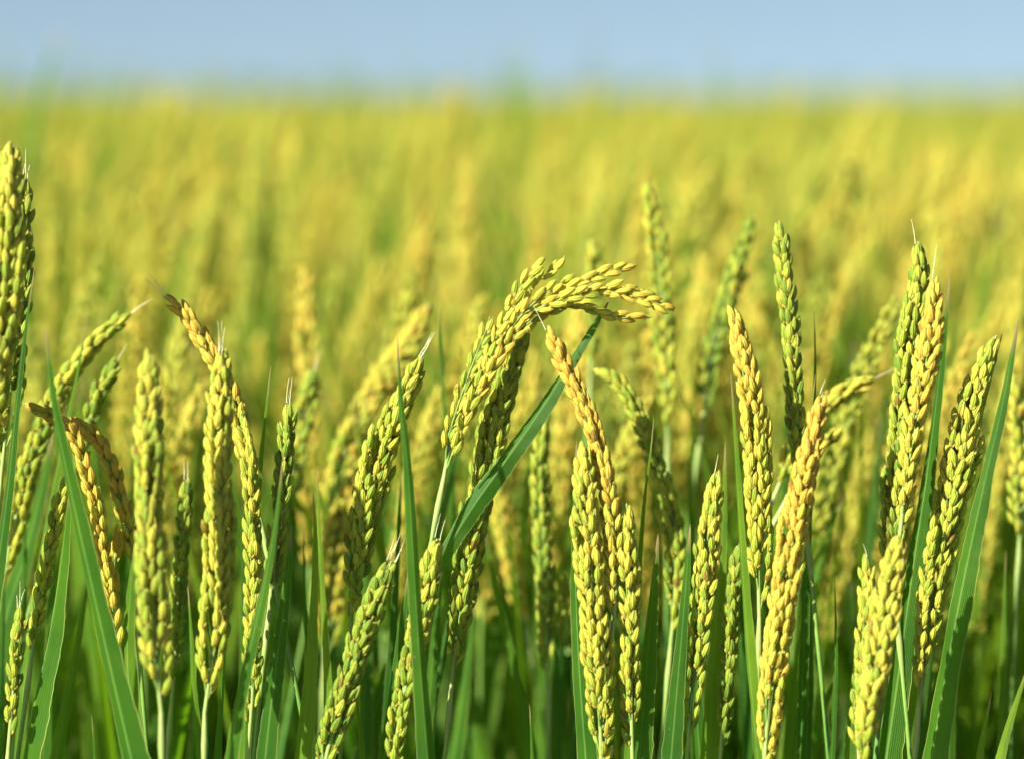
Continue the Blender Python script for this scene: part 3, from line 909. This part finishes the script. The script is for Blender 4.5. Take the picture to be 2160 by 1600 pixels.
ng.links.new(named("size", 'FLOAT_VECTOR'), ip.inputs["Scale"])
ng.links.new(ip.outputs[0], go.inputs[0])
md = fo.modifiers.new("sow", 'NODES')
md.node_group = ng

# ------------------------------------------------------------------ ground, far crop, far trees
def struct_grid(name, xs, ys, zf, mat, kind, label=None):
    mb = MB()
    X, Y = np.meshgrid(xs, ys)
    v = np.stack([X, Y, zf(X, Y)], -1).reshape(-1, 3)
    mb.add(v, grid_faces(len(ys), len(xs), False), np.full((len(v), 3), .5), np.zeros((len(v), 3)))
    o = mb.build(name, [mat])
    o["kind"] = kind
    if label:
        o["label"] = label
        o["category"] = "rice crop"
    return o


m, nt, b, out = new_mat("wet_soil")
tc = nt.nodes.new("ShaderNodeTexCoord")
n = nt.nodes.new("ShaderNodeTexNoise")
n.inputs["Scale"].default_value = 14
n.inputs["Detail"].default_value = 6
nt.links.new(tc.outputs["Object"], n.inputs["Vector"])
nt.links.new(ramp(nt, n.outputs[0], [(.3, (.030, .026, .012)), (.7, (.075, .06, .03))]), b.inputs["Base Color"])
b.inputs["Roughness"].default_value = .6
struct_grid("ground", np.linspace(-1500, 1500, 30), np.r_[np.linspace(-20, 40, 10), np.linspace(100, 3500, 12)], lambda X, Y: X * 0, m, "structure")

m, nt, b, out = new_mat("far_crop")
tc = nt.nodes.new("ShaderNodeTexCoord")
n = nt.nodes.new("ShaderNodeTexNoise")
n.inputs["Scale"].default_value = 1.2
n.inputs["Detail"].default_value = 5
nt.links.new(tc.outputs["Object"], n.inputs["Vector"])
nt.links.new(ramp(nt, n.outputs[0], [(.3, (.20, .26, .03)), (.7, (.42, .38, .06))]), b.inputs["Base Color"])
b.inputs["Roughness"].default_value = .8
fr = np.random.RandomState(3)
NZ = fr.rand(160, 120)
ys = np.r_[44, np.geomspace(46, 3000, 118), 3010]
ox = struct_grid("far_rice_crop", np.linspace(-1, 1, 160), ys, lambda X, Y: np.where(Y < 45, 0.5, .93 + .06 * NZ.T), m, "stuff",
                 "far edge of the rice crop under the horizon")
# fan the sheet outwards so it spans the view at every distance
co = np.zeros(len(ox.data.vertices) * 3, np.float32)
ox.data.vertices.foreach_get("co", co)
co = co.reshape(-1, 3)
co[:, 0] *= co[:, 1] * .5
ox.data.vertices.foreach_set("co", co.ravel())
ox.data.update()

# a low wood along the horizon
m, nt, b, out = new_mat("wood_foliage")
tint = attr(nt, "tint")
nt.links.new(ramp(nt, tint[0], [(0, (.05, .10, .07)), (1, (.11, .19, .11))]), b.inputs["Base Color"])
b.inputs["Roughness"].default_value = .8
mb = MB()
wr = np.random.RandomState(8)
base = np.array([[0, -1, 0], [.6, 0, .2], [0, 1, .1], [-.6, 0, -.2]], float)
for k in range(130):
    x, y, hh_ = wr.uniform(-330, 330), wr.uniform(850, 1000), wr.uniform(2.0, 4.6)
    for q in range(70):
        a, zz = wr.rand() * 6.28, wr.rand() ** .7
        r_ = hh_ * .6 * math.sqrt(wr.rand()) * math.sin(math.pi * (0.12 + .8 * zz))
        c_ = np.array([x + r_ * math.cos(a), y + r_ * math.sin(a), .3 + zz * hh_])
        q1, _ = np.linalg.qr(wr.normal(0, 1, (3, 3)))
        mb.add(c_ + base @ q1 * wr.uniform(.3, .6), np.array([[0, 1, 2, 3]]), np.tile([wr.rand(), 0, 0], (4, 1)), np.zeros((4, 3)))
wo = mb.build("distant_wood", [m])
wo["kind"] = "stuff"
wo["label"] = "faint grey-green line of far-off trees on the horizon"
wo["category"] = "wood"
